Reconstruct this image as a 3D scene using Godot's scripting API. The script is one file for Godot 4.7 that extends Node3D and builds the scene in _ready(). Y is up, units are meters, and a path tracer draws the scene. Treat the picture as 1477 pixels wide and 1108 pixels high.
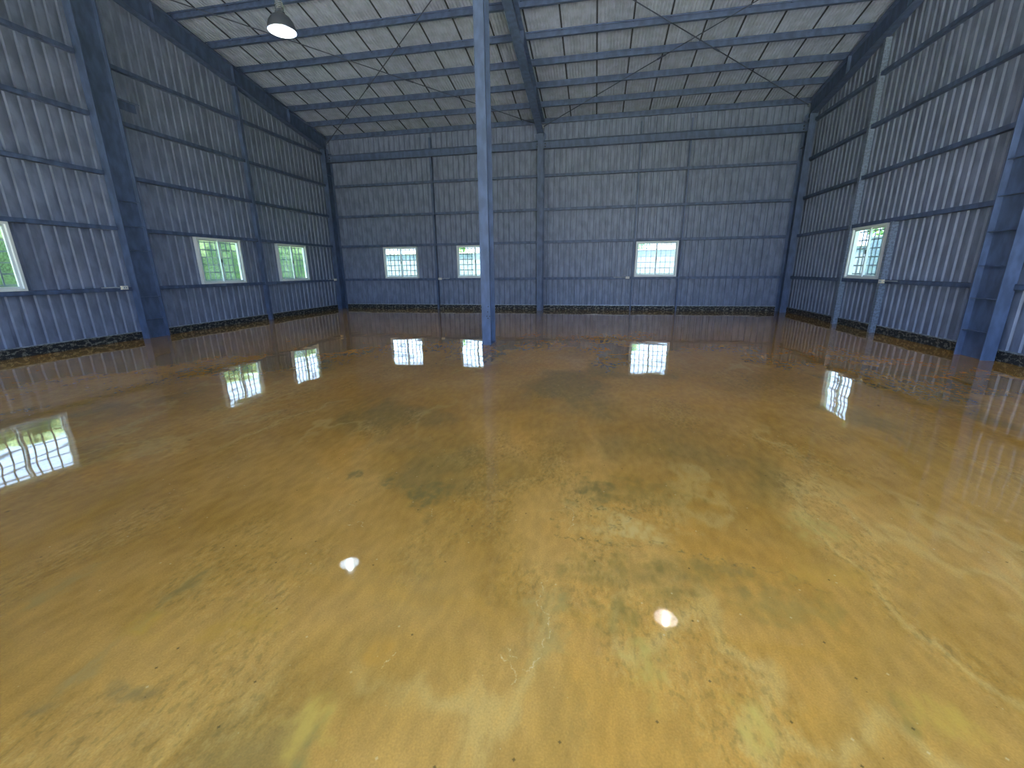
extends Node3D
# Empty steel-framed warehouse with a glossy ochre epoxy floor.
# Camera stands at the origin, 1.5 m up; the eave wall lies at z = -16.5, the doors at z = +1.

const XL := -10.66      # inner face of the three-window gable sheeting
const XR := 6.40        # inner face of the one-window gable sheeting
const ZB := -16.50      # inner face of the eave wall sheeting
const ZF := 1.00        # inner face of the door wall sheeting
const FX := [-10.55, -2.155, 6.24]   # x of the three frames
const RIDGE_Z := -8.35
const SLOPE := 0.18
const SILL := 1.21
const HEAD := 2.44

var M := {}
var used := {}
var O := Vector3.ZERO   # base of the thing being built: subtracted from every point

# ------------------------------------------------------------------ helpers
func roof_y(z: float) -> float:      # centre line of the purlins
	var d: float = z if z < RIDGE_Z else 2.0 * RIDGE_Z - z
	return 6.49 + SLOPE * (d + 16.55)

func numbered(called: String) -> String:
	if not used.has(called):
		used[called] = 0
		return called
	used[called] += 1
	return "%s_%03d" % [called, used[called]]

func thing(called: String, label: String, category: String, at := Vector3.ZERO, group := "") -> Node3D:
	var o := Node3D.new()
	o.name = numbered(called)
	add_child(o)
	o.position = at
	O = at
	o.set_meta("label", label)
	o.set_meta("category", category)
	if group:
		o.set_meta("group", group)
	return o

func struct(called: String) -> Node3D:
	var o := Node3D.new()
	o.name = called
	add_child(o)
	o.set_meta("kind", "structure")
	O = Vector3.ZERO
	return o

func mb() -> SurfaceTool:
	var st := SurfaceTool.new()
	st.begin(Mesh.PRIMITIVE_TRIANGLES)
	st.set_smooth_group(-1)
	return st

func build(st: SurfaceTool, called: String, m: Material, parent: Node) -> MeshInstance3D:
	st.generate_normals()
	var o := MeshInstance3D.new()
	o.name = called
	o.mesh = st.commit()
	o.mesh.surface_set_material(0, m)
	o.cast_shadow = GeometryInstance3D.SHADOW_CASTING_SETTING_ON
	parent.add_child(o, true)
	return o

func quad(st: SurfaceTool, a: Vector3, b: Vector3, c: Vector3, d: Vector3) -> void:
	st.add_vertex(a - O); st.add_vertex(b - O); st.add_vertex(c - O)
	st.add_vertex(a - O); st.add_vertex(c - O); st.add_vertex(d - O)

func hexa(st: SurfaceTool, p: Array) -> void:      # p[0..3] bottom ring, p[4..7] the ring above it
	quad(st, p[0], p[1], p[2], p[3])
	quad(st, p[7], p[6], p[5], p[4])
	for i in 4:
		var j := (i + 1) % 4
		quad(st, p[i], p[i + 4], p[j + 4], p[j])

func box(st: SurfaceTool, a: Vector3, b: Vector3) -> void:
	var lo := Vector3(min(a.x, b.x), min(a.y, b.y), min(a.z, b.z))
	var hi := Vector3(max(a.x, b.x), max(a.y, b.y), max(a.z, b.z))
	hexa(st, [Vector3(lo.x, lo.y, lo.z), Vector3(hi.x, lo.y, lo.z), Vector3(hi.x, lo.y, hi.z), Vector3(lo.x, lo.y, hi.z),
		Vector3(lo.x, hi.y, lo.z), Vector3(hi.x, hi.y, lo.z), Vector3(hi.x, hi.y, hi.z), Vector3(lo.x, hi.y, hi.z)])

# a box between z0 and z1 whose faces follow the roof slope: y offsets are measured from the purlin line
func sloped(st: SurfaceTool, x0: float, x1: float, z0: float, z1: float, d0: float, d1: float) -> void:
	var p := []
	for d in [d0, d1]:
		p.append(Vector3(x0, roof_y(z0) + d, z0)); p.append(Vector3(x1, roof_y(z0) + d, z0))
		p.append(Vector3(x1, roof_y(z1) + d, z1)); p.append(Vector3(x0, roof_y(z1) + d, z1))
	hexa(st, p)

func tube(st: SurfaceTool, path: Array, r: float, sides := 8) -> void:
	var rings := []
	for i in path.size():
		var dir: Vector3 = (path[min(i + 1, path.size() - 1)] - path[max(i - 1, 0)]).normalized()
		var side := dir.cross(Vector3.UP if absf(dir.y) < 0.9 else Vector3.RIGHT).normalized()
		var up := side.cross(dir)
		var ring := []
		for k in sides:
			var a := TAU * k / sides
			ring.append(path[i] + side * cos(a) * r + up * sin(a) * r)
		rings.append(ring)
	for i in rings.size() - 1:
		for k in sides:
			var j := (k + 1) % sides
			quad(st, rings[i][k], rings[i][j], rings[i + 1][j], rings[i + 1][k])
	for k in range(1, sides - 1):
		st.add_vertex(rings[0][0] - O); st.add_vertex(rings[0][k + 1] - O); st.add_vertex(rings[0][k] - O)
		var e: Array = rings[rings.size() - 1]
		st.add_vertex(e[0] - O); st.add_vertex(e[k] - O); st.add_vertex(e[k + 1] - O)

func lathe(st: SurfaceTool, at: Vector3, prof: Array, sides := 40) -> void:   # prof: [radius, y]
	st.set_smooth_group(1)
	for i in prof.size() - 1:
		for k in sides:
			var a := TAU * k / sides
			var b := TAU * (k + 1) / sides
			var r0: float = prof[i][0]
			var r1: float = prof[i + 1][0]
			quad(st, at + Vector3(cos(a) * r0, prof[i][1], sin(a) * r0), at + Vector3(cos(b) * r0, prof[i][1], sin(b) * r0),
				at + Vector3(cos(b) * r1, prof[i + 1][1], sin(b) * r1), at + Vector3(cos(a) * r1, prof[i + 1][1], sin(a) * r1))

func paint(c: Color, rough: float, spec := 0.5, metal := 0.0) -> StandardMaterial3D:
	var m := StandardMaterial3D.new()
	m.albedo_color = c
	m.roughness = rough
	m.metallic = metal
	m.metallic_specular = spec
	return m

func noise(seed_: int, freq: float, octaves := 3, kind := FastNoiseLite.TYPE_SIMPLEX_SMOOTH) -> FastNoiseLite:
	var n := FastNoiseLite.new()
	n.seed = seed_
	n.noise_type = kind
	n.frequency = freq
	n.fractal_type = FastNoiseLite.FRACTAL_FBM if octaves > 1 else FastNoiseLite.FRACTAL_NONE
	n.fractal_octaves = octaves
	return n

func mottled(c: Color, spread: float, scale: Vector3, rough: float, seed_: int, spec := 0.5) -> StandardMaterial3D:
	# paint with faint world-fixed blotches: dust, water runs, handling marks
	var n := noise(seed_, 0.02, 4)
	var t := NoiseTexture2D.new()
	t.width = 512
	t.height = 512
	t.seamless = true
	t.noise = n
	var g := Gradient.new()
	g.set_color(0, Color(1.0 - spread, 1.0 - spread, 1.0 - spread))
	g.set_color(1, Color(1, 1, 1))
	g.set_offset(0, 0.25)
	g.set_offset(1, 0.7)
	t.color_ramp = g
	var m := paint(c, rough, spec)
	m.albedo_texture = t
	m.uv1_triplanar = true
	m.uv1_world_triplanar = true
	m.uv1_scale = scale
	return m

# ------------------------------------------------------------------ scene
func _ready() -> void:
	view_and_light()
	materials()
	make_floor()
	make_walls()
	make_ceiling()
	make_skirts()
	make_windows()
	make_doors()
	make_frames()
	make_purlins_and_braces()
	make_girts_and_posts()
	make_lamps()
	make_boxes()
	make_outside()

func view_and_light() -> void:
	var cam := Camera3D.new()
	cam.name = "camera"
	cam.position = Vector3(0, 1.5, 0)
	cam.rotation = Vector3(-0.26552, 0.199627, -0.0103907)
	cam.fov = 84.991
	cam.near = 0.05
	cam.far = 300
	add_child(cam)
	cam.current = true
	var env := Environment.new()
	var sky := Sky.new()
	var sm := ProceduralSkyMaterial.new()      # even overcast
	sm.sky_top_color = Color(0.68, 0.82, 1.0)
	sm.sky_horizon_color = Color(0.77, 0.88, 1.0)
	sm.sky_curve = 0.2
	sm.ground_bottom_color = Color(0.35, 0.38, 0.34)
	sm.ground_horizon_color = Color(0.6, 0.64, 0.62)
	sm.energy_multiplier = 7.2
	sky.sky_material = sm
	env.background_mode = Environment.BG_SKY
	env.sky = sky
	env.ambient_light_source = Environment.AMBIENT_SOURCE_BG
	env.tonemap_mode = Environment.TONE_MAPPER_LINEAR
	env.tonemap_exposure = 1.06
	env.sdfgi_enabled = true
	env.ssao_enabled = true
	env.ssil_enabled = true
	var sun := DirectionalLight3D.new()      # near-overhead midday sun behind thin cloud
	sun.name = "sun"
	sun.rotation_degrees = Vector3(-84, 0, 0)
	sun.light_color = Color(1.0, 0.97, 0.92)
	sun.light_energy = 27.0
	sun.light_angular_distance = 4.0
	sun.shadow_enabled = true
	sun.sky_mode = DirectionalLight3D.SKY_MODE_LIGHT_ONLY
	add_child(sun)
	var we := WorldEnvironment.new()
	we.name = "environment"
	we.environment = env
	add_child(we)

func materials() -> void:
	M.sheet = mottled(Color(0.455, 0.50, 0.605), 0.14, Vector3(0.35, 0.16, 0.35), 0.45, 11)
	M.roof = mottled(Color(0.675, 0.725, 0.81), 0.12, Vector3(0.3, 0.3, 0.3), 0.4, 12)
	M.steel = mottled(Color(0.31, 0.38, 0.515), 0.15, Vector3(0.5, 0.2, 0.5), 0.5, 13)
	M.galvanised = mottled(Color(0.62, 0.66, 0.70), 0.25, Vector3(1.6, 1.6, 1.6), 0.38, 15)
	M.galvanised.metallic = 0.4
	M.post = mottled(Color(0.47, 0.53, 0.62), 0.2, Vector3(1.6, 1.6, 1.6), 0.42, 20)
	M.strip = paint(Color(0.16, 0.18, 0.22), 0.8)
	M.hedge = mottled(Color(0.38, 0.48, 0.34), 0.35, Vector3(1.1, 1.1, 1.1), 0.9, 21, 0.2)
	M.rod = paint(Color(0.22, 0.26, 0.34), 0.5)
	M.bolt_or_hole = paint(Color(0.08, 0.09, 0.12), 0.6)
	M.frame = paint(Color(0.86, 0.88, 0.88), 0.35)
	M.sash = paint(Color(0.80, 0.83, 0.84), 0.35)
	M.latch = paint(Color(0.12, 0.12, 0.13), 0.4)
	M.grille = paint(Color(0.27, 0.32, 0.37), 0.4)
	M.plastic = paint(Color(0.86, 0.83, 0.74), 0.5)
	M.conduit = paint(Color(0.62, 0.65, 0.68), 0.45)
	var g := paint(Color(0.92, 0.98, 0.98, 0.06), 0.02)
	g.transparency = BaseMaterial3D.TRANSPARENCY_ALPHA
	M.glass = g
	M.reflector = paint(Color(0.90, 0.92, 0.95), 0.25, 0.5, 0.9)
	M.lamp_body = paint(Color(0.28, 0.31, 0.36), 0.5)
	M.concrete = mottled(Color(0.78, 0.78, 0.75), 0.25, Vector3(0.4, 0.4, 0.4), 0.85, 16)
	M.grass = mottled(Color(0.42, 0.55, 0.26), 0.45, Vector3(0.6, 0.6, 0.6), 0.95, 17, 0.2)
	M.plaster = mottled(Color(0.50, 0.55, 0.62), 0.12, Vector3(0.3, 0.3, 0.3), 0.9, 18)
	M.bark = mottled(Color(0.33, 0.27, 0.21), 0.4, Vector3(2, 1, 2), 0.95, 19)
	var leaf := paint(Color(0.26, 0.42, 0.22), 0.6, 0.3)
	leaf.cull_mode = BaseMaterial3D.CULL_DISABLED
	leaf.backlight_enabled = true
	leaf.backlight = Color(0.45, 0.6, 0.3)
	M.leaf_dark = leaf
	M.skirt = skirt_material()

func skirt_material() -> StandardMaterial3D:
	# cast concrete upstand in dark tones, with random brown and pale blotches
	var w := 1024
	var h := 64
	var a := noise(31, 0.035, 3)
	var b := noise(32, 0.16, 3)
	var data := PackedByteArray()
	data.resize(w * h * 3)
	for y in h:
		for x in w:
			var v := a.get_noise_2d(x, y * 1.6) + 0.55 * b.get_noise_2d(x, y)
			var pale_blotch := smoothstep(0.10, 0.30, v)
			var brown_blotch := smoothstep(0.0, 0.5, a.get_noise_2d(x + 500, y * 0.8))
			var c := Color(0.085, 0.10, 0.125).lerp(Color(0.21, 0.18, 0.14), brown_blotch * 0.5).lerp(Color(0.50, 0.49, 0.45), pale_blotch * 0.85)
			var i := (y * w + x) * 3
			data[i] = int(c.r * 255); data[i + 1] = int(c.g * 255); data[i + 2] = int(c.b * 255)
	var m := paint(Color.WHITE, 0.7)
	m.albedo_texture = ImageTexture.create_from_image(Image.create_from_data(w, h, false, Image.FORMAT_RGB8, data))
	m.uv1_triplanar = true
	m.uv1_world_triplanar = true
	m.uv1_scale = Vector3(0.22, 3.6, 0.22)
	return m

# ------------------------------------------------------------------ floor
var w_long := noise(41, 0.34, 2)
var w_mid := noise(42, 1.15, 2)
var w_fine := noise(43, 3.4, 1)

func ripple(x: float, z: float) -> float:
	return 0.0030 * w_long.get_noise_2d(x, z) + 0.00110 * w_mid.get_noise_2d(x, z) + 0.00020 * w_fine.get_noise_2d(x, z)

func make_floor() -> void:
	var step := 0.06
	var nx := 285
	var nz := 292
	var near := Rect2i(120, 192, 116, 88)
	var v := PackedVector3Array()
	var n := PackedVector3Array()
	v.resize((nx + 1) * (nz + 1))
	n.resize(v.size())
	var hgt := PackedFloat32Array()
	hgt.resize(v.size())
	for j in nz + 1:
		for i in nx + 1:
			hgt[j * (nx + 1) + i] = ripple(XL + i * step, ZB + j * step)
	for j in nz + 1:
		for i in nx + 1:
			var k := j * (nx + 1) + i
			var l: float = hgt[k - 1 if i > 0 else k]
			var r: float = hgt[k + 1 if i < nx else k]
			var u: float = hgt[k - nx - 1 if j > 0 else k]
			var d: float = hgt[k + nx + 1 if j < nz else k]
			v[k] = Vector3(XL + i * step, hgt[k] - 0.002, ZB + j * step)
			n[k] = Vector3((l - r) / (2.0 * step), 1.0, (u - d) / (2.0 * step)).normalized()
	var mesh := ArrayMesh.new()
	for part in 2:
		var x0: float = XL + near.position.x * step
		var z0: float = ZB + near.position.y * step
		var sx: float = near.size.x * step
		var sz: float = near.size.y * step
		if part == 1:
			x0 = XL; z0 = ZB; sx = nx * step; sz = nz * step
		var uv := PackedVector2Array()
		uv.resize(v.size())
		for k in v.size():
			uv[k] = Vector2((v[k].x - x0) / sx, (v[k].z - z0) / sz)
		var idx := PackedInt32Array()
		for j in nz:
			for i in nx:
				if near.has_point(Vector2i(i, j)) == (part == 0):
					var k := j * (nx + 1) + i
					idx.append_array([k, k + 1, k + nx + 2, k, k + nx + 2, k + nx + 1])
		var arr := []
		arr.resize(Mesh.ARRAY_MAX)
		arr[Mesh.ARRAY_VERTEX] = v
		arr[Mesh.ARRAY_NORMAL] = n
		arr[Mesh.ARRAY_TEX_UV] = uv
		arr[Mesh.ARRAY_INDEX] = idx
		mesh.add_surface_from_arrays(Mesh.PRIMITIVE_TRIANGLES, arr)
		var m := paint(Color(0.91, 0.89, 0.88), 0.03, 0.5)
		m.albedo_texture = floor_colour(x0, z0, sx, sz, 1856 if part == 0 else 900)
		m.texture_repeat = false
		mesh.surface_set_material(part, m)
	var f := struct("floor")
	var o := MeshInstance3D.new()
	o.name = "epoxy_coat"
	o.mesh = mesh
	o.cast_shadow = GeometryInstance3D.SHADOW_CASTING_SETTING_ON
	f.add_child(o)
	var st := mb()
	box(st, Vector3(XL - 0.06, -0.25, ZB - 0.06), Vector3(XR + 0.06, -0.012, ZF + 0.06))
	build(st, "slab", M.concrete, f)

# stains and marks copied from the real floor: [x, z, radius x, radius z, colour, strength]
var stains := [
	[-1.09, -2.43, 0.17, 0.24, Color8(118, 106, 58), 0.6], [-1.75, -2.62, 0.10, 0.10, Color8(104, 98, 60), 0.5],
	[-1.45, -2.60, 0.10, 0.12, Color8(112, 104, 62), 0.5],
	[0.02, -2.74, 0.16, 0.20, Color8(112, 104, 60), 0.5], [0.30, -2.72, 0.45, 0.26, Color8(142, 118, 56), 0.45],
	[0.12, -2.33, 0.34, 0.17, Color8(220, 182, 106), 0.6], [0.36, -2.30, 0.22, 0.16, Color8(220, 182, 106), 0.55],
	[0.20, -1.86, 0.34, 0.24, Color8(148, 120, 54), 0.5], [0.58, -1.95, 0.36, 0.14, Color8(132, 112, 56), 0.5],
	[0.10, -1.60, 0.20, 0.14, Color8(142, 122, 56), 0.5], [-0.17, -1.50, 0.12, 0.24, Color8(180, 154, 86), 0.5],
	[-0.79, -1.24, 0.10, 0.09, Color8(206, 148, 54), 0.55], [1.20, -2.08, 0.28, 0.12, Color8(200, 152, 62), 0.6],
	[-1.50, -1.25, 0.22, 0.13, Color8(194, 148, 54), 0.5], [-1.90, -1.15, 0.10, 0.10, Color8(200, 156, 56), 0.6],
	[1.33, -2.53, 0.18, 0.20, Color8(196, 166, 84), 0.6], [1.23, -1.37, 0.15, 0.11, Color8(202, 164, 66), 0.6],
	[0.57, -1.18, 0.08, 0.14, Color8(206, 176, 82), 0.7], [0.25, -1.36, 0.12, 0.16, Color8(200, 170, 80), 0.6],
	[-0.90, -0.92, 0.10, 0.14, Color8(208, 172, 76), 0.7], [-0.87, -0.87, 0.03, 0.10, Color8(120, 110, 62), 0.6],
	[-1.93, -1.45, 0.10, 0.22, Color8(186, 150, 78), 0.5], [-1.95, -1.38, 0.04, 0.16, Color8(116, 102, 54), 0.4],
	[-1.91, -0.99, 0.06, 0.18, Color8(176, 148, 88), 0.6], [-2.56, -1.28, 0.07, 0.26, Color8(168, 142, 82), 0.5],
	[-1.65, -0.90, 0.10, 0.04, Color8(128, 112, 70), 0.55], [-1.86, -0.80, 0.08, 0.06, Color8(130, 112, 72), 0.5],
	[1.10, -1.36, 0.04, 0.12, Color8(140, 118, 56), 0.5], [0.95, -1.80, 0.30, 0.16, Color8(150, 126, 62), 0.45],
]
# hairline marks: pale cracks in the coat
var cracks := [
	[[-0.19, -1.77], [-0.21, -1.68], [-0.21, -1.62], [-0.17, -1.55], [-0.14, -1.47], [-0.16, -1.41], [-0.16, -1.35], [-0.18, -1.30], [-0.23, -1.27]],
	[[-0.32, -1.32], [-0.28, -1.28], [-0.24, -1.23], [-0.25, -1.21]], [[-0.31, -1.35], [-0.28, -1.32], [-0.26, -1.31]],
	[[-1.02, -2.28], [-0.98, -2.24], [-0.96, -2.18]], [[-0.14, -2.47], [-0.08, -2.39], [-0.09, -2.32], [-0.10, -2.21]],
	[[-0.76, -1.25], [-0.76, -1.20], [-0.77, -1.16]], [[-1.45, -2.02], [-1.38, -2.06], [-1.33, -2.02]], [[-1.60, -2.25], [-1.52, -2.22]],
]
# darker seams where one pour overlaps the next
var seams := [
	[[-0.17, -2.11], [0.0, -2.14], [0.18, -2.12], [0.40, -2.16], [0.60, -2.10], [0.73, -2.09], [0.84, -2.06], [0.95, -2.03], [1.15, -1.95]],
	[[0.18, -2.42], [0.15, -2.29], [0.10, -2.20]], [[0.27, -2.43], [0.14, -2.25]], [[-0.16, -2.46], [-0.20, -2.28], [-0.18, -2.12]],
	[[-0.12, -2.60], [-0.04, -2.46], [0.16, -2.50], [0.30, -2.48]],
]

func floor_colour(x0: float, z0: float, sx: float, sz: float, w: int) -> ImageTexture:
	var h := int(w * sz / sx)
	var n1 := noise(51, 0.55, 4)
	var n2 := noise(52, 0.42, 4)
	var n3 := noise(53, 0.95, 4)
	var n4 := noise(54, 0.33, 2)
	var n5 := noise(55, 0.60, 3)
	var n6 := noise(56, 9.0, 3)
	var n7 := noise(57, 110.0, 2)
	var n8 := noise(59, 24.0, 4)
	var data := PackedByteArray()
	data.resize(w * h * 3)
	var px := sx / w
	var i := 0
	for b in h:
		var z := z0 + (b + 0.5) * px
		for a in w:
			var x := x0 + (a + 0.5) * px
			var q := n3.get_noise_2d(x * 0.8 + 40.0, z * 0.5)
			var xw := x + 0.5 * q
			var t := clampf(0.5 + 1.3 * n1.get_noise_2d(xw, z * 0.6), 0.0, 1.0)
			var g := smoothstep(0.10, 0.42, n2.get_noise_2d(xw, z * 0.65)) * 0.62
			var o := smoothstep(0.14, 0.42, n5.get_noise_2d(xw + 9.0, z * 0.7)) * 0.34
			var area := smoothstep(-0.05, 0.3, n4.get_noise_2d(x, z * 0.7))
			var rough := n6.get_noise_2d(x * 1.3, z * 0.55)
			var ridge := 1.0 - absf(q) * 3.2 - 0.25 * absf(rough)
			var cr := smoothstep(0.62, 0.98, ridge) * area * 0.40
			var zone := smoothstep(-0.02, 0.26, n4.get_noise_2d(x * 2.3 + 30.0, z * 1.1)) * smoothstep(0.0, 0.8, ridge + 0.2)
			var fleck := n8.get_noise_2d(x * 1.2, z * 0.6)
			var pale := smoothstep(0.12, 0.45, fleck) * zone * 0.20
			var scuff := smoothstep(0.14, 0.42, -fleck) * zone * 0.24
			var grain := 1.0 + 0.09 * n7.get_noise_2d(x, z) + 0.08 * rough
			var r := lerpf(178.0, 202.0, t)
			var gg := lerpf(131.0, 152.0, t)
			var bb := lerpf(54.0, 74.0, t)
			r = lerpf(r, 146.0, g); gg = lerpf(gg, 118.0, g); bb = lerpf(bb, 60.0, g)
			r = lerpf(r, 202.0, o); gg = lerpf(gg, 142.0, o); bb = lerpf(bb, 52.0, o)
			r = lerpf(r, 216.0, cr); gg = lerpf(gg, 180.0, cr); bb = lerpf(bb, 104.0, cr)
			r = lerpf(r, 222.0, pale); gg = lerpf(gg, 188.0, pale); bb = lerpf(bb, 112.0, pale)
			r = lerpf(r, 104.0, scuff); gg = lerpf(gg, 94.0, scuff); bb = lerpf(bb, 52.0, scuff)
			data[i] = clampi(int(r * grain), 0, 255)
			data[i + 1] = clampi(int(gg * grain), 0, 255)
			data[i + 2] = clampi(int(bb * grain), 0, 255)
			i += 3
	var edge := noise(58, 4.5, 4)
	var put := func(a: int, b: int, c: Color, s: float):
		var k := (b * w + a) * 3
		data[k] = int(lerpf(data[k], c.r8, s)); data[k + 1] = int(lerpf(data[k + 1], c.g8, s)); data[k + 2] = int(lerpf(data[k + 2], c.b8, s))
	for s in stains:
		var m := 1.7
		for b in range(max(0, int((s[1] - s[3] * m - z0) / px)), min(h, int((s[1] + s[3] * m - z0) / px))):
			for a in range(max(0, int((s[0] - s[2] * m - x0) / px)), min(w, int((s[0] + s[2] * m - x0) / px))):
				var x := x0 + (a + 0.5) * px
				var z := z0 + (b + 0.5) * px
				var d := Vector2((x - s[0]) / s[2], (z - s[1]) / s[3]).length()
				d += 0.9 * edge.get_noise_2d(x, z) + 0.5 * n6.get_noise_2d(x, z)
				var k: float = (1.0 - smoothstep(0.15, 1.15, d)) * s[5] * clampf(0.75 + 0.9 * n6.get_noise_2d(x * 1.7 + 3.0, z * 0.8), 0.2, 1.0)
				if k > 0.01:
					put.call(a, b, s[4], k)
	for set_ in [[cracks, Color8(232, 206, 150), 0.004, 0.85, 0.014], [seams, Color8(112, 100, 58), 0.006, 0.16, 0.03]]:
		for line in set_[0]:
			for k in line.size() - 1:
				var p := Vector2(line[k][0], line[k][1])
				var e := Vector2(line[k + 1][0], line[k + 1][1])
				var steps := int(p.distance_to(e) / (px * 0.5)) + 1
				for t in steps:
					var c := p.lerp(e, float(t) / steps)
					c += Vector2(edge.get_noise_2d(c.x * 3.0, c.y * 3.0), edge.get_noise_2d(c.x * 3.0 + 70.0, c.y * 3.0)) * set_[4] * 2.0
					var amount: float = clampf(0.65 + 1.6 * edge.get_noise_2d(c.x * 6.0 + 20.0, c.y * 6.0), 0.0, 1.0) * set_[3]
					var rr: int = max(1, int(set_[2] / px + 0.5))
					var ca := int((c.x - x0) / px)
					var cb := int((c.y - z0) / px)
					for db in range(-rr + 1, rr):
						for da in range(-rr + 1, rr):
							if ca + da >= 0 and ca + da < w and cb + db >= 0 and cb + db < h:
								put.call(ca + da, cb + db, set_[1], amount * 0.5)
	# grit and drips set in the coat
	var rng := RandomNumberGenerator.new()
	rng.seed = 5
	for k in 900:
		var x := rng.randf_range(-10.5, 6.3)
		var z := rng.randf_range(-16.3, 0.8)
		if k > 300:
			x = rng.randf_range(-3.3, 3.4)
			z = rng.randf_range(-4.5, -0.7)
		var rr := rng.randf_range(0.002, 0.0055)
		var c := Color8(224, 200, 148) if rng.randf() < 0.55 else Color8(70, 60, 34)
		var ca := int((x - x0) / px)
		var cb := int((z - z0) / px)
		var ri := int(rr / px)
		for db in range(-ri, ri + 1):
			for da in range(-ri, ri + 1):
				if ca + da >= 0 and ca + da < w and cb + db >= 0 and cb + db < h and da * da + db * db <= ri * ri + 0.5:
					put.call(ca + da, cb + db, c, 0.6)
	return ImageTexture.create_from_image(Image.create_from_data(w, h, false, Image.FORMAT_RGB8, data))

# ------------------------------------------------------------------ corrugated sheeting
const PITCH := 0.21
# trapezoid rib: [distance into the pitch, how far the sheet steps back from the room]
const RIB := [[0.0, 0.0], [0.112, 0.0], [0.130, 0.030], [0.186, 0.030], [0.204, 0.0]]

func rib_depth(u: float) -> float:
	var t := fposmod(u, PITCH)
	for i in RIB.size():
		var a: Array = RIB[i]
		var b: Array = RIB[i + 1] if i + 1 < RIB.size() else [PITCH, 0.0]
		if t <= b[0] + 1e-6:
			return lerpf(a[1], b[1], clampf((t - a[0]) / max(b[0] - a[0], 1e-6), 0.0, 1.0))
	return 0.0

# holes: [u0, u1, y0, y1]
func corrugated(called: String, at: Vector3, along: Vector3, inward: Vector3, length: float, bottom: float, top: Callable, holes: Array, breaks: Array) -> void:
	var wall := struct(called)
	var per := PITCH * 4.0
	var count := int(ceil(length / per))
	for s in count:
		var a := s * per
		var b := minf(length, a + per)
		var us := [a, b]
		for k in 5:
			for r in RIB:
				var u: float = a + k * PITCH + r[0]
				if u > a and u < b:
					us.append(u)
		for hole in holes:
			for u in [hole[0], hole[1]]:
				if u > a and u < b:
					us.append(u)
		for u in breaks:
			if u > a and u < b:
				us.append(u)
		us.sort()
		var st := mb()
		for i in us.size() - 1:
			var u0: float = us[i]
			var u1: float = us[i + 1]
			if u1 - u0 < 1e-5:
				continue
			var mid := (u0 + u1) / 2.0
			var spans := [[bottom, -1.0]]     # -1 stands for the top edge
			for hole in holes:
				if mid > hole[0] and mid < hole[1]:
					if hole[2] <= bottom:
						spans = [[hole[3], -1.0]]
					else:
						spans = [[bottom, hole[2]], [hole[3], -1.0]]
			var d0 := rib_depth(u0 + 1e-5)
			var d1 := rib_depth(u1 - 1e-5)
			for sp in spans:
				var t0: float = top.call(u0) if sp[1] < 0.0 else sp[1]
				var t1: float = top.call(u1) if sp[1] < 0.0 else sp[1]
				for back in [0.0, 0.045]:      # room face and weather face
					var e0: float = d0 if back == 0.0 else back
					var e1: float = d1 if back == 0.0 else back
					var p0 := at + along * u0 - inward * e0
					var p1 := at + along * u1 - inward * e1
					quad(st, p0 + Vector3.UP * sp[0], p0 + Vector3.UP * t0, p1 + Vector3.UP * t1, p1 + Vector3.UP * sp[0])
		build(st, "wall_sheet", M.sheet, wall)

func make_walls() -> void:
	var gable_back := func(u: float) -> float: return roof_y(ZB + u) + 0.12
	var b := 0.17
	var lw := []
	for z in [-14.36, -11.38, -6.17]:
		lw.append([z - ZB, z + 1.46 - ZB, SILL, HEAD])
	corrugated("wall_left", Vector3(XL, 0, ZB), Vector3(0, 0, 1), Vector3(1, 0, 0), ZF - ZB, b, gable_back, lw, [RIDGE_Z - ZB])
	corrugated("wall_right", Vector3(XR, 0, ZB), Vector3(0, 0, 1), Vector3(-1, 0, 0), ZF - ZB, b, gable_back, [[-12.82 - ZB, -11.46 - ZB, SILL, HEAD]], [RIDGE_Z - ZB])
	var bw := []
	for x in [-8.58, -5.47, 1.28]:
		bw.append([x - XL, x + 1.45 - XL, SILL, HEAD])
	corrugated("wall_back", Vector3(XL, 0, ZB), Vector3(1, 0, 0), Vector3(0, 0, 1), XR - XL, b, func(_u): return roof_y(ZB) + 0.12, bw, [])
	corrugated("wall_front", Vector3(XL, 0, ZF), Vector3(1, 0, 0), Vector3(0, 0, -1), XR - XL, 0.0, func(_u): return roof_y(ZF) + 0.12,
		[[0.7, 4.2, -0.1, 3.6], [8.7, 16.6, -0.1, 5.2]], [])

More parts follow.
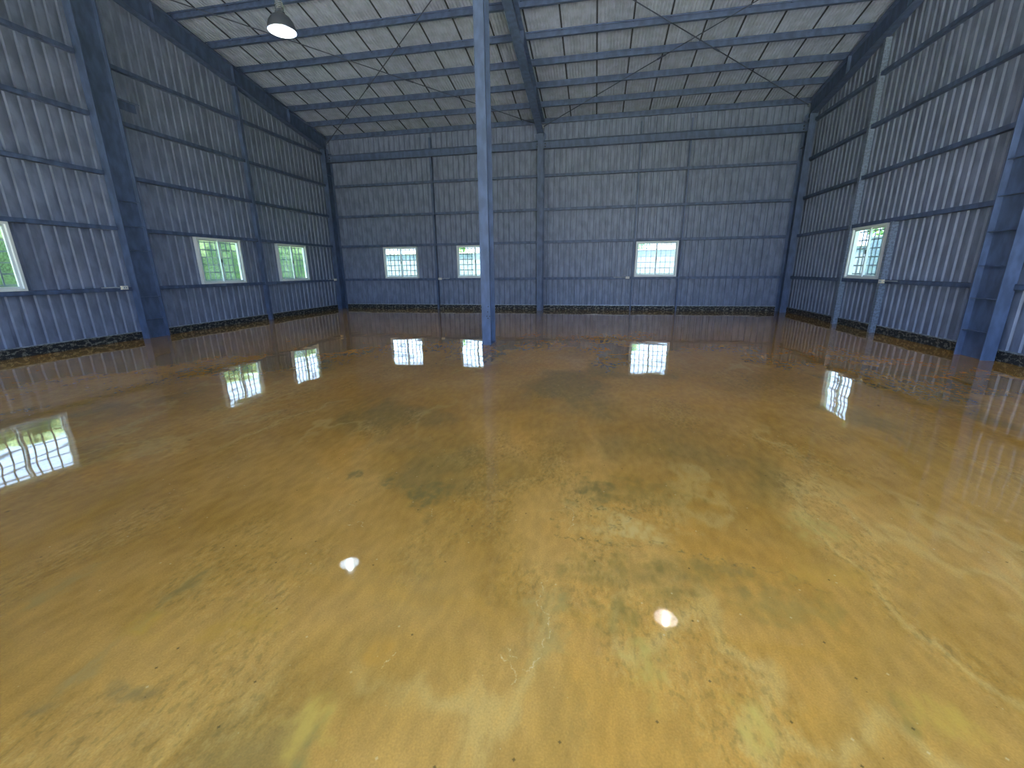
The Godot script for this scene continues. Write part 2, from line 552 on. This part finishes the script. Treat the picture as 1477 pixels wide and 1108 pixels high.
func make_ceiling() -> void:
	var c := struct("ceiling")
	var w := 0.866
	var ribs := 10
	var first := 0.575 - w * 13
	for side in 2:
		var z0 := ZB - 0.12 if side == 0 else RIDGE_Z
		var z1 := RIDGE_Z if side == 0 else ZF + 0.12
		for s in 20:
			var x0: float = first + s * w
			var pts := []      # [x, lift]
			pts.append([x0, 0.06]); pts.append([x0 + 0.018, 0.06]); pts.append([x0 + 0.019, 0.0])
			for k in ribs:
				var a: float = x0 + 0.020 + k * (w - 0.034) / ribs
				var p: float = (w - 0.034) / ribs
				if k > 0: pts.append([a, 0.0])
				pts.append([a + p * 0.42, 0.0]); pts.append([a + p * 0.56, 0.022]); pts.append([a + p * 0.86, 0.022])
			pts.append([x0 + w - 0.013, 0.0]); pts.append([x0 + w - 0.012, 0.06]); pts.append([x0 + w, 0.06])
			var st := mb()
			for i in pts.size() - 1:
				var a: Array = pts[i]
				var b: Array = pts[i + 1]
				var ya := roof_y(z0) + 0.085
				var yb := roof_y(z1) + 0.085
				quad(st, Vector3(a[0], ya + a[1], z0), Vector3(b[0], ya + b[1], z0), Vector3(b[0], yb + b[1], z1), Vector3(a[0], yb + a[1], z1))
			var yt0 := roof_y(z0) + 0.16
			var yt1 := roof_y(z1) + 0.16
			quad(st, Vector3(x0, yt0, z0), Vector3(x0 + w, yt0, z0), Vector3(x0 + w, yt1, z1), Vector3(x0, yt1, z1))
			build(st, "roof_sheet", M.roof, c)
			st = mb()      # dark strip added in place of the dark gap at the joint
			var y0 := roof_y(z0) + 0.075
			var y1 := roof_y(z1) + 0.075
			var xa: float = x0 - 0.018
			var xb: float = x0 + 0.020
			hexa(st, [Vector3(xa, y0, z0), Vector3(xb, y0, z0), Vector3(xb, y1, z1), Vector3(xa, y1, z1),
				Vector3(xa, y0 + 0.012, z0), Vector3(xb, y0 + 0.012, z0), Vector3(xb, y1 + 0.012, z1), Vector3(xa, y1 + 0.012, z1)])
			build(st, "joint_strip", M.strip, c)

func make_skirts() -> void:
	for s in [["baseboard_left", Vector3(XL - 0.10, -0.02, ZB), Vector3(XL + 0.012, 0.165, ZF)], ["baseboard_right", Vector3(XR - 0.012, -0.02, ZB), Vector3(XR + 0.10, 0.165, ZF)],
			["baseboard_back", Vector3(XL, -0.02, ZB - 0.10), Vector3(XR, 0.165, ZB + 0.012)]]:
		var o := struct(s[0])
		var st := mb()
		box(st, s[1], s[2])
		build(st, "upstand", M.skirt, o)
		# folded drip rail under the sheets
		st = mb()
		var lo: Vector3 = s[1]
		var hi: Vector3 = s[2]
		if s[0] == "baseboard_left":
			box(st, Vector3(XL - 0.02, 0.165, lo.z), Vector3(XL + 0.03, 0.185, hi.z))
		elif s[0] == "baseboard_right":
			box(st, Vector3(XR - 0.03, 0.165, lo.z), Vector3(XR + 0.02, 0.185, hi.z))
		else:
			box(st, Vector3(lo.x, 0.165, ZB - 0.02), Vector3(hi.x, 0.185, ZB + 0.03))
		build(st, "drip_rail", M.galvanised, o)

# ------------------------------------------------------------------ windows and doors
# at: sill corner on the sheeting; along: direction of the width; inward: into the room
func window(number: int, at: Vector3, along: Vector3, inward: Vector3, w: float) -> void:
	var o := struct("window_%d" % number)
	var h := HEAD - SILL
	var up := Vector3.UP
	var bar := func(st: SurfaceTool, u0: float, u1: float, y0: float, y1: float, d0: float, d1: float):
		box(st, at + along * u0 + up * y0 + inward * d0, at + along * u1 + up * y1 + inward * d1)
	var st := mb()
	var f := 0.045
	bar.call(st, 0, w, 0, f, -0.05, 0.10)
	bar.call(st, 0, w, h - f, h, -0.05, 0.10)
	bar.call(st, 0, f, f, h - f, -0.05, 0.10)
	bar.call(st, w - f, w, f, h - f, -0.05, 0.10)
	build(st, "window_frame", M.frame, o)
	for s in 2:
		var a: float = f if s == 0 else w / 2.0 - 0.025
		var b: float = w / 2.0 + 0.025 if s == 0 else w - f
		var d := 0.03 if s == 0 else 0.0
		st = mb()
		var k := 0.04
		bar.call(st, a, b, f, f + k, d, d + 0.028)
		bar.call(st, a, b, h - f - k, h - f, d, d + 0.028)
		bar.call(st, a, a + k, f + k, h - f - k, d, d + 0.028)
		bar.call(st, b - k, b, f + k, h - f - k, d, d + 0.028)
		var sash := build(st, "sash", M.sash, o)
		st = mb()
		bar.call(st, a + k, b - k, f + k, h - f - k, d + 0.012, d + 0.016)
		build(st, "pane", M.glass, sash)
		if s == 0:
			st = mb()
			bar.call(st, b - 0.032, b - 0.008, h * 0.47, h * 0.55, d + 0.028, d + 0.048)
			build(st, "latch", M.latch, sash)
	st = mb()      # burglar bars outside the glass
	var n := 8
	for i in range(1, n):
		var u := f + (w - 2 * f) * i / n
		bar.call(st, u - 0.011, u + 0.011, 0.02, h - 0.02, -0.075, -0.060)
	for i in 6:
		var y := 0.11 + (h - 0.22) * i / 5.0
		bar.call(st, 0.01, w - 0.01, y - 0.014, y + 0.014, -0.090, -0.075)
	build(st, "grille", M.grille, o)

func make_windows() -> void:
	var z := Vector3(0, 0, 1)
	var x := Vector3(1, 0, 0)
	window(1, Vector3(XL, SILL, -6.17), z, x, 1.46)
	window(2, Vector3(XL, SILL, -11.38), z, x, 1.46)
	window(3, Vector3(XL, SILL, -14.36), z, x, 1.46)
	window(4, Vector3(-8.58, SILL, ZB), x, z, 1.45)
	window(5, Vector3(-5.47, SILL, ZB), x, z, 1.45)
	window(6, Vector3(1.28, SILL, ZB), x, z, 1.45)
	window(7, Vector3(XR, SILL, -12.82), z, -x, 1.36)

func make_doors() -> void:
	# doorways behind the camera, shutters rolled up; narrow one added to light wall_left
	var k := 1
	for s in [[XL + 0.7, XL + 4.2, 3.6], [XL + 8.7, XL + 16.6, 5.2]]:
		var o := struct("door_%d" % k)
		k += 1
		for x in [s[0] - 0.12, s[1]]:
			var st := mb()
			box(st, Vector3(x, 0, ZF - 0.06), Vector3(x + 0.12, s[2], ZF + 0.10))
			build(st, "guide_rail", M.steel, o)
		var st := mb()
		box(st, Vector3(s[0] - 0.12, s[2], ZF - 0.42), Vector3(s[1] + 0.12, s[2] + 0.45, ZF - 0.02))
		build(st, "shutter_box", M.steel, o)

# ------------------------------------------------------------------ frames
# H-column whose flanges face the doors and the eave wall
func column(label: String, x: float, z_front: float, z_back: float, width: float, top_front: float, top_back: float, ribs: Array, web := 0.0) -> Node3D:
	var o := thing("steel_column", label, "column", Vector3(x, 0, (z_front + z_back) / 2.0), "painted steel columns")
	var t := 0.018
	var hw := width / 2.0
	var st := mb()
	box(st, Vector3(x - hw, 0, z_front - t), Vector3(x + hw, top_front, z_front))
	build(st, "flange", M.steel, o)
	st = mb()
	box(st, Vector3(x - hw, 0, z_back), Vector3(x + hw, top_back, z_back + t))
	build(st, "flange", M.steel, o)
	st = mb()
	box(st, Vector3(x + web - 0.006, 0, z_back + t), Vector3(x + web + 0.006, minf(top_front, top_back), z_front - t))
	build(st, "web", M.steel, o)
	for y in ribs:
		st = mb()
		box(st, Vector3(x - hw + 0.01, y - 0.006, z_back + t), Vector3(x + hw - 0.012, y + 0.006, z_front - t))
		build(st, "stiffener", M.steel, o)
	return o

func rafter(label: String, x: float, width: float) -> Node3D:
	var o := thing("steel_rafter", label, "rafter", Vector3(x, roof_y(ZB), ZB + 0.2), "painted steel rafters")
	var z0 := -16.28
	var z1 := RIDGE_Z
	var hw := width / 2.0
	var st := mb()
	sloped(st, x - hw, x + hw, z0, z1, -0.10, -0.083)
	build(st, "flange", M.steel, o)
	st = mb()
	sloped(st, x - hw, x + hw, z0, z1, -0.56, -0.543)
	build(st, "flange", M.steel, o)
	st = mb()
	sloped(st, x - 0.006, x + 0.006, z0, z1, -0.543, -0.10)
	build(st, "web", M.steel, o)
	for k in 3:
		var z := z0 + 2.0 + 2.2 * k
		st = mb()
		sloped(st, x - hw + 0.01, x + hw - 0.01, z, z + 0.01, -0.543, -0.10)
		build(st, "stiffener", M.steel, o)
	return o

func gusset(o: Node3D, x: float, y: float, z: float, dx: float) -> void:
	O = o.position
	var st := mb()
	var p := []
	for zz in [z - 0.012, z]:
		p.append_array([Vector3(x, y - 0.20, zz), Vector3(x, y + 0.10, zz), Vector3(x + dx, y + 0.02, zz), Vector3(x + dx, y - 0.10, zz)])
	hexa(st, p)
	build(st, "gusset", M.steel, o)

func make_frames() -> void:
	var rungs := [0.44, 0.97, 1.49, 2.02, 2.55, 3.08]
	var zf := -16.03
	var zb := -16.46
	var top := func(z: float) -> float: return roof_y(z) - 0.56
	var names := ["corner steel column where the level eave wall meets the three-window gable wall", "steel column midway along the level eave wall",
		"corner steel column where the level eave wall meets the one-window gable wall"]
	for i in 3:
		var o := column(names[i], FX[i], zf, zb, 0.20, roof_y(zf) - 0.56, roof_y(zb) - 0.56, [5.15] if i != 1 else [])
		if i > 0: gusset(o, FX[i] - 0.10, 5.98, zf - 0.10, -0.09)
		if i < 2: gusset(o, FX[i] + 0.10, 5.98, zf - 0.10, 0.09)
	var l := column("tall steel column with ladder-like stiffeners standing against the three-window gable wall", FX[0], -8.07, -8.58, 0.20, roof_y(-8.07) - 0.56, roof_y(-8.58) - 0.56, rungs)
	O = l.position
	var st := mb()      # short bracket left on the column
	box(st, Vector3(FX[0] - 0.006, 5.03, -9.02), Vector3(FX[0] + 0.006, 5.21, -8.58))
	box(st, Vector3(FX[0] - 0.08, 5.21, -9.06), Vector3(FX[0] + 0.08, 5.225, -8.58))
	build(st, "bracket", M.steel, l)
	column("tall steel column with ladder-like stiffeners standing against the one-window gable wall", FX[2], -8.04, -8.58, 0.20, roof_y(-8.04) - 0.56, roof_y(-8.58) - 0.56, rungs)
	var f := column("free-standing steel column rising from the middle of the glossy floor", -2.225, -8.39, -8.80, 0.185, roof_y(-8.39) - 0.56, roof_y(-8.8) - 0.56, [], 0.0)
	O = f.position
	for p in [[-2.176, 0.784], [-2.19, 0.678], [-2.208, 0.592], [-2.148, 0.589], [-2.184, 0.548]]:
		st = mb()
		tube(st, [Vector3(p[0], p[1], -8.392), Vector3(p[0], p[1], -8.384)], 0.011, 8)
		build(st, "bolt_or_hole", M.bolt_or_hole, f)  # dark discs standing in for drilled holes in the flange
	st = mb()
	box(st, Vector3(-2.325, 0.0, -8.83), Vector3(-2.125, 0.012, -8.36))
	build(st, "base_plate", M.steel, f)
	var rl := ["steel rafter sloping along the top of the three-window gable wall", "steel rafter sloping overhead between the two roof bays", "steel rafter sloping along the top of the one-window gable wall"]
	for i in 3:
		rafter(rl[i], FX[i], 0.22 if i == 1 else 0.20)
	# eave beams bolted between the columns
	for i in 2:
		var a: float = FX[i] + 0.012
		var b: float = FX[i + 1] - 0.012
		var lab: String = ["eave beam bolted between columns above the two-window bay of the eave wall", "eave beam bolted between columns above the one-window bay of the eave wall"][i]
		var o := thing("eave_beam", lab, "beam", Vector3(a, 5.58, -16.27), "eave beams")
		for d in [[5.585, 5.60, 0.07, "flange"], [5.82, 5.835, 0.07, "flange"], [5.60, 5.82, 0.005, "web"]]:
			st = mb()
			box(st, Vector3(a, d[0], -16.27 - d[2]), Vector3(b, d[1], -16.27 + d[2]))
			build(st, d[3], M.steel, o)
		for e in [[a, 1.0], [b, -1.0]]:
			for y in [5.66, 5.75]:
				st = mb()
				var x: float = e[0] + e[1] * 0.125
				tube(st, [Vector3(x, y, -16.27), Vector3(x, y, -16.235)], 0.018, 8)
				build(st, "bolt_or_hole", M.bolt_or_hole, o)

# ------------------------------------------------------------------ purlins and braces
func make_purlins_and_braces() -> void:
	var nth := ["lowest", "second", "third", "fourth", "fifth", "sixth", "seventh", "eighth"]
	for k in 8:
		var z := -16.46 + 1.003 * k
		var y := roof_y(z)
		var lab: String = "dark blue steel roof purlin, %s up from the level eave wall" % nth[k]
		var o := thing("roof_purlin", lab, "purlin", Vector3(FX[0], y, z), "roof purlins")
		var x0: float = FX[0] - 0.08
		var x1: float = FX[2] + 0.08
		var st := mb()
		box(st, Vector3(x0, y - 0.075, z - 0.04), Vector3(x1, y + 0.075, z - 0.034))
		build(st, "web", M.steel, o)
		for s in [-1.0, 1.0]:
			st = mb()
			box(st, Vector3(x0, y + s * 0.072, z - 0.04), Vector3(x1, y + s * 0.078, z + 0.038))
			box(st, Vector3(x0, y + s * 0.047, z + 0.032), Vector3(x1, y + s * 0.072, z + 0.038))
			build(st, "lipped_flange", M.steel, o)
	var zf := -16.36
	var zn := -9.25
	var off := -0.17
	for b in [[FX[0] + 0.05, zf, FX[1] - 0.05, zn, "thin roof brace rod rising from the three-window gable corner towards the free-standing column"],
			[FX[1] - 0.05, zf, FX[0] + 0.05, zn, "thin brace rod rising from the middle eave column towards the three-window gable wall"],
			[FX[1] + 0.05, zf, FX[2] - 0.05, zn, "thin brace rod rising from the middle eave column towards the one-window gable wall"],
			[FX[2] - 0.05, zf, FX[1] + 0.05, zn, "thin roof brace rod rising from the one-window gable corner towards the free-standing column"]]:
		off = -0.215 if off > -0.2 else -0.17      # the rods cross without touching
		var p := Vector3(b[0], roof_y(b[1]) + off, b[1])
		var e := Vector3(b[2], roof_y(b[3]) + off, b[3])
		var o := thing("brace_rod", b[4], "brace", p, "roof brace rods")
		var st := mb()
		tube(st, [p, e], 0.012, 8)
		build(st, "rod", M.rod, o)
		st = mb()
		var t := p.lerp(e, 0.42)
		var dd := (e - p).normalized()
		tube(st, [t - dd * 0.12, t + dd * 0.12], 0.022, 8)
		build(st, "turnbuckle", M.rod, o)
		st = mb()
		box(st, p - Vector3(0.03, 0.04, 0.02), p + Vector3(0.03, 0.04, 0.02))
		build(st, "end_plate", M.galvanised, o)

# ------------------------------------------------------------------ girts and posts
func channel(st: SurfaceTool, a: Vector3, b: Vector3, inward: Vector3, deep: float, high: float) -> void:
	# lipped channel from a to b lying on the sheeting, open side down
	var up := Vector3.UP * high / 2.0
	box(st, a - up + inward * (deep - 0.004), b + up + inward * deep)
	box(st, a + up - Vector3.UP * 0.004, b + up + inward * deep)
	box(st, a - up, b - up + Vector3.UP * 0.004 + inward * deep)

func girt(label: String, a: Vector3, b: Vector3, inward: Vector3, group: String) -> void:
	var o := thing("wall_girt", label, "girt", a, group)
	var st := mb()
	channel(st, a, b, inward, 0.10, 0.085)
	build(st, "channel", M.steel, o)

func post(label: String, base: Vector3, top: float, along: Vector3, inward: Vector3, m: Material, width := 0.10, deep := 0.125) -> void:
	var o := thing("wall_post", label, "post", base, "thin wall posts")
	var st := mb()
	var a := along * width / 2.0
	var up := Vector3.UP * (top - base.y)
	box(st, base - a + inward * (deep - 0.006), base + a + up + inward * deep)
	build(st, "face", m, o)
	for s in [-1.0, 1.0]:
		st = mb()
		box(st, base + a * s, base + a * s * 0.9 + up + inward * (deep - 0.006))
		build(st, "flange", m, o)

func make_girts_and_posts() -> void:
	var x := Vector3(1, 0, 0)
	var z := Vector3(0, 0, 1)
	var levels := [1.165, 2.485, 3.62, 4.75, 5.86]
	var nth := ["lowest", "second", "third", "fourth", "top"]
	for k in 5:
		var y: float = levels[k]
		for s in [[XL, x, FX[0], "three-window"], [XR, -x, FX[2], "one-window"]]:
			girt("%s steel girt on the %s gable wall, between its corner and its tall column" % [nth[k], s[3]], Vector3(s[0], y, -16.44), Vector3(s[0], y, -8.60), s[1], "gable wall girts")
			girt("%s steel girt on the %s gable wall, on the door side of its tall column" % [nth[k], s[3]], Vector3(s[0], y, -8.02), Vector3(s[0], y, ZF - 0.05), s[1], "gable wall girts")
		if k < 4:
			for i in 2:
				var n: String = ["lowest", "second", "third", "top"][k]
				girt("%s steel girt on the eave wall, in its %s bay" % [n, ["two-window", "one-window"][i]], Vector3(FX[i] + 0.11, y + 0.01, ZB), Vector3(FX[i + 1] - 0.11, y + 0.01, ZB), z, "eave wall girts")
	post("thin steel post on the three-window gable wall between two of its windows", Vector3(XL, 0, -12.16), roof_y(-12.16) - 0.56, z, x, M.steel)
	post("tall thin grey steel post at the corner side of the single gable window", Vector3(XR, 0, -12.93), roof_y(-12.93) - 0.55, z, -x, M.post, 0.09)
	post("short grey steel post ending at the head of the single gable window", Vector3(XR, 0, -11.28), 2.45, z, -x, M.post, 0.09)
	post("thin steel post on the eave wall between its two paired windows", Vector3(-6.34, 0, ZB), 6.25, x, z, M.steel, 0.07)
	post("thin steel post beside the lone eave window, towards the middle eave column", Vector3(1.21, 0, ZB), 6.25, x, z, M.steel, 0.055)
	post("thin steel post beside the lone eave window, towards the one-window gable wall", Vector3(2.82, 0, ZB), 6.25, x, z, M.steel, 0.055)

# ------------------------------------------------------------------ lamps
func lamp(label: String, at: Vector3, colour: Color, energy: float) -> void:
	var o := thing("high_bay_lamp", label, "lamp", at, "hanging high-bay lamps")
	var st := mb()
	lathe(st, at, [[0.245, 0.0], [0.235, 0.05], [0.205, 0.13], [0.155, 0.20], [0.10, 0.245], [0.09, 0.25], [0.10, 0.255], [0.16, 0.21], [0.212, 0.135], [0.242, 0.05], [0.252, 0.0]])
	build(st, "reflector", M.reflector, o)
	st = mb()
	lathe(st, at, [[0.256, 0.004], [0.247, 0.052], [0.217, 0.14], [0.164, 0.216], [0.102, 0.262], [0.086, 0.27]])
	build(st, "shade", M.lamp_body, o)
	st = mb()
	lathe(st, at, [[0.252, -0.012], [0.258, 0.0], [0.252, 0.012], [0.242, 0.0], [0.252, -0.012]])
	build(st, "rim", M.reflector, o)
	st = mb()
	lathe(st, at, [[0.0, 0.248], [0.085, 0.25], [0.085, 0.30], [0.06, 0.33], [0.06, 0.47], [0.05, 0.50], [0.0, 0.50]], 20)
	var body := build(st, "ballast_housing", M.lamp_body, o)
	for k in 4:
		st = mb()
		lathe(st, at, [[0.06, 0.345 + k * 0.03], [0.075, 0.345 + k * 0.03], [0.075, 0.352 + k * 0.03], [0.06, 0.352 + k * 0.03]], 20)
		build(st, "cooling_fin", M.reflector, body)
	st = mb()
	lathe(st, at, [[0.0, 0.04], [0.03, 0.045], [0.052, 0.07], [0.06, 0.105], [0.052, 0.14], [0.035, 0.18], [0.03, 0.24], [0.0, 0.24]], 20)
	var glow := paint(Color.WHITE, 0.4)
	glow.emission_enabled = true
	glow.emission = colour
	glow.emission_energy_multiplier = 25.0
	build(st, "bulb", glow, o)
	st = mb()
	tube(st, [at + Vector3(0, 0.50, 0), at + Vector3(0, roof_y(at.z) - at.y - 0.07, 0)], 0.010, 8)
	build(st, "hanger_rod", M.rod, o)
	var l := OmniLight3D.new()
	l.name = "lamp_light"
	l.light_color = colour
	l.light_energy = energy
	l.light_size = 0.05
	l.omni_range = 40.0
	l.omni_attenuation = 2.0
	l.shadow_enabled = true
	o.add_child(l)
	l.position = Vector3(0, 0.10, 0)

func make_lamps() -> void:
	lamp("lit cool-white high-bay lamp hanging over the bay beside the three-window gable wall", Vector3(-6.08, 5.92, -8.41), Color(0.86, 0.95, 1.0), 1.6)
	lamp("lit warm high-bay lamp hanging over the bay beside the one-window gable wall", Vector3(1.81, 5.92, -8.10), Color(1.0, 0.90, 0.84), 1.6)

# ------------------------------------------------------------------ outlet boxes
func outlet(label: String, at: Vector3, along: Vector3, inward: Vector3, run: float) -> void:
	var o := thing("outlet_box", label, "outlet box", at, "cream outlet boxes")
	var st := mb()
	box(st, at - along * 0.065 - Vector3.UP * 0.04, at + along * 0.065 + Vector3.UP * 0.04 + inward * 0.05)
	build(st, "body", M.plastic, o)
	st = mb()
	box(st, at - along * 0.05 - Vector3.UP * 0.028 + inward * 0.05, at + along * 0.05 + Vector3.UP * 0.028 + inward * 0.056)
	var plate := build(st, "cover_plate", M.frame, o)
	for s in [-1.0, 1.0]:
		st = mb()
		box(st, at + along * (0.022 * s - 0.006) - Vector3.UP * 0.012 + inward * 0.056, at + along * (0.022 * s + 0.006) + Vector3.UP * 0.012 + inward * 0.058)
		build(st, "socket", M.bolt_or_hole, plate)
	st = mb()
	var dir := along * signf(run)
	tube(st, [at + dir * 0.065 + inward * 0.02, at + dir * 0.16 + inward * 0.02 + Vector3.UP * 0.015, at + along * run + inward * 0.015 + Vector3.UP * 0.015], 0.011, 8)
	build(st, "conduit", M.conduit, o)

func make_boxes() -> void:
	var x := Vector3(1, 0, 0)
	var z := Vector3(0, 0, 1)
	outlet("cream outlet box on the girt beside the tall column of the three-window gable wall", Vector3(XL + 0.102, 1.20, -7.84), z, x, 0.45)
	outlet("cream outlet box on the girt near the corner end of the three-window gable wall", Vector3(XL + 0.102, 1.19, -15.90), z, x, 0.45)
	outlet("cream outlet box on the eave wall beside the post between the paired windows", Vector3(-6.20, 1.19, ZB + 0.102), x, z, 0.4)
	outlet("cream outlet box on the eave wall beside the lone window's post", Vector3(1.05, 1.19, ZB + 0.102), x, z, -0.5)
	outlet("cream outlet box beneath the short grey steel post by the single gable window", Vector3(XR - 0.127, 1.17, -11.14), z, -x, 0.5)

# ------------------------------------------------------------------ outside the windows and doors
func tree(label: String, at: Vector3, height: float, spread: float, m: Material, seed_: int, group: String) -> void:
	var rng := RandomNumberGenerator.new()
	rng.seed = seed_
	var o := thing("leafy_tree", label, "tree", at, group)
	var st := mb()
	tube(st, [at, at + Vector3(0.05, height * 0.3, 0.03), at + Vector3(0, height * 0.75, 0)], 0.11, 8)
	build(st, "trunk", M.bark, o)
	st = mb()
	var lumps := []
	for k in 18:
		var a := rng.randf() * TAU
		var r := sqrt(rng.randf()) * spread * 0.6
		lumps.append([at + Vector3(cos(a) * r, height * rng.randf_range(0.12, 0.9), sin(a) * r), spread * rng.randf_range(0.3, 0.5)])
	for l in lumps:
		for k in 260:
			var d := Vector3(rng.randfn(), rng.randfn(), rng.randfn()).normalized()
			var p: Vector3 = l[0] + d * l[1] * rng.randf_range(0.7, 1.0)
			if p.y < at.y + 0.05:
				continue
			var u := Vector3(rng.randfn(), rng.randfn(), rng.randfn()).normalized()
			var w := u.cross(d + Vector3(0.01, 0.02, 0)).normalized()
			var s := rng.randf_range(0.10, 0.20)
			quad(st, p - u * s, p + w * s * 0.5, p + u * s, p - w * s * 0.5)
	build(st, "foliage", m, o)

func hedge(label: String, at: Vector3, length: float, high: float, thick: float) -> void:
	var o := thing("clipped_hedge", label, "hedge", at)
	var n := noise(71, 1.6, 4)
	var prof := []      # rounded cross-section, [out, up]
	for i in 9: prof.append([0.0, high * 0.9 * i / 8.0])
	prof.append_array([[-0.08, high * 0.97], [-0.3, high], [-thick * 0.5, high], [-thick + 0.3, high], [-thick, high * 0.92], [-thick, 0.0]])
	var rows := int(length / 0.16)
	var st := mb()
	st.set_smooth_group(1)
	var point := func(i: int, k: int) -> Vector3:
		var p := at + Vector3(prof[k][0], prof[k][1], i * 0.16)
		return p + Vector3(1, 0.5, 0) * 0.22 * n.get_noise_3d(p.x, p.y, p.z) if k > 0 else p
	for i in rows:
		for k in prof.size() - 1:
			quad(st, point.call(i, k), point.call(i + 1, k), point.call(i + 1, k + 1), point.call(i, k + 1))
	build(st, "foliage", M.hedge, o)

func boundary(label: String, a: Vector3, along: Vector3, out: Vector3, count: int, high: float) -> void:
	var o := thing("boundary_wall", label, "wall", a)
	for k in count:
		var st := mb()
		box(st, a + along * (k * 2.0 + 0.01) - Vector3.UP * 0.1, a + along * (k * 2.0 + 1.99) + Vector3.UP * high + out * 0.12)
		build(st, "wall_panel", M.plaster, o)
	var st := mb()
	box(st, a + Vector3.UP * high - out * 0.03, a + along * count * 2.0 + Vector3.UP * (high + 0.06) + out * 0.15)
	build(st, "coping", M.concrete, o)

func make_outside() -> void:
	var g := struct("ground")
	var st := mb()
	box(st, Vector3(-60, -0.4, -60), Vector3(60, -0.26, 60))
	build(st, "lawn", M.grass, g)
	g = struct("apron")
	st = mb()
	box(st, Vector3(-16, -0.26, ZF + 0.07), Vector3(14, -0.02, ZF + 22))
	build(st, "paving", M.concrete, g)
	boundary("pale plastered boundary wall seen through the eave wall windows", Vector3(-20, -0.3, -23.5), Vector3(1, 0, 0), Vector3(0, 0, -1), 18, 2.72)
	boundary("pale plastered boundary wall seen through the single gable window", Vector3(12.0, -0.3, -23.0), Vector3(0, 0, 1), Vector3(1, 0, 0), 10, 3.05)
	hedge("long clipped green hedge seen through the three-window gable wall", Vector3(-15.2, -0.27, -22.9), 26.0, 3.3, 1.3)
	var k := 0
	for s in [[-16.0, -27.2], [-10.3, -27.8], [-4.6, -27.0], [1.2, -27.6], [7.0, -27.2]]:
		k += 1
		tree("dark green leafy tree behind the boundary wall facing the eave wall", Vector3(s[0], -0.27, s[1]), 3.5 + 0.25 * (k % 3), 2.5, M.leaf_dark, 60 + k, "trees behind the wall facing the eave")
	for s in [[15.6, -20.6], [15.9, -26.5], [15.4, -15.0]]:
		k += 1
		tree("dark green leafy tree behind the boundary wall facing the single gable window", Vector3(s[0], -0.27, s[1]), 4.0 + 0.3 * (k % 3), 2.5, M.leaf_dark, 60 + k, "trees behind the wall facing the single gable window")
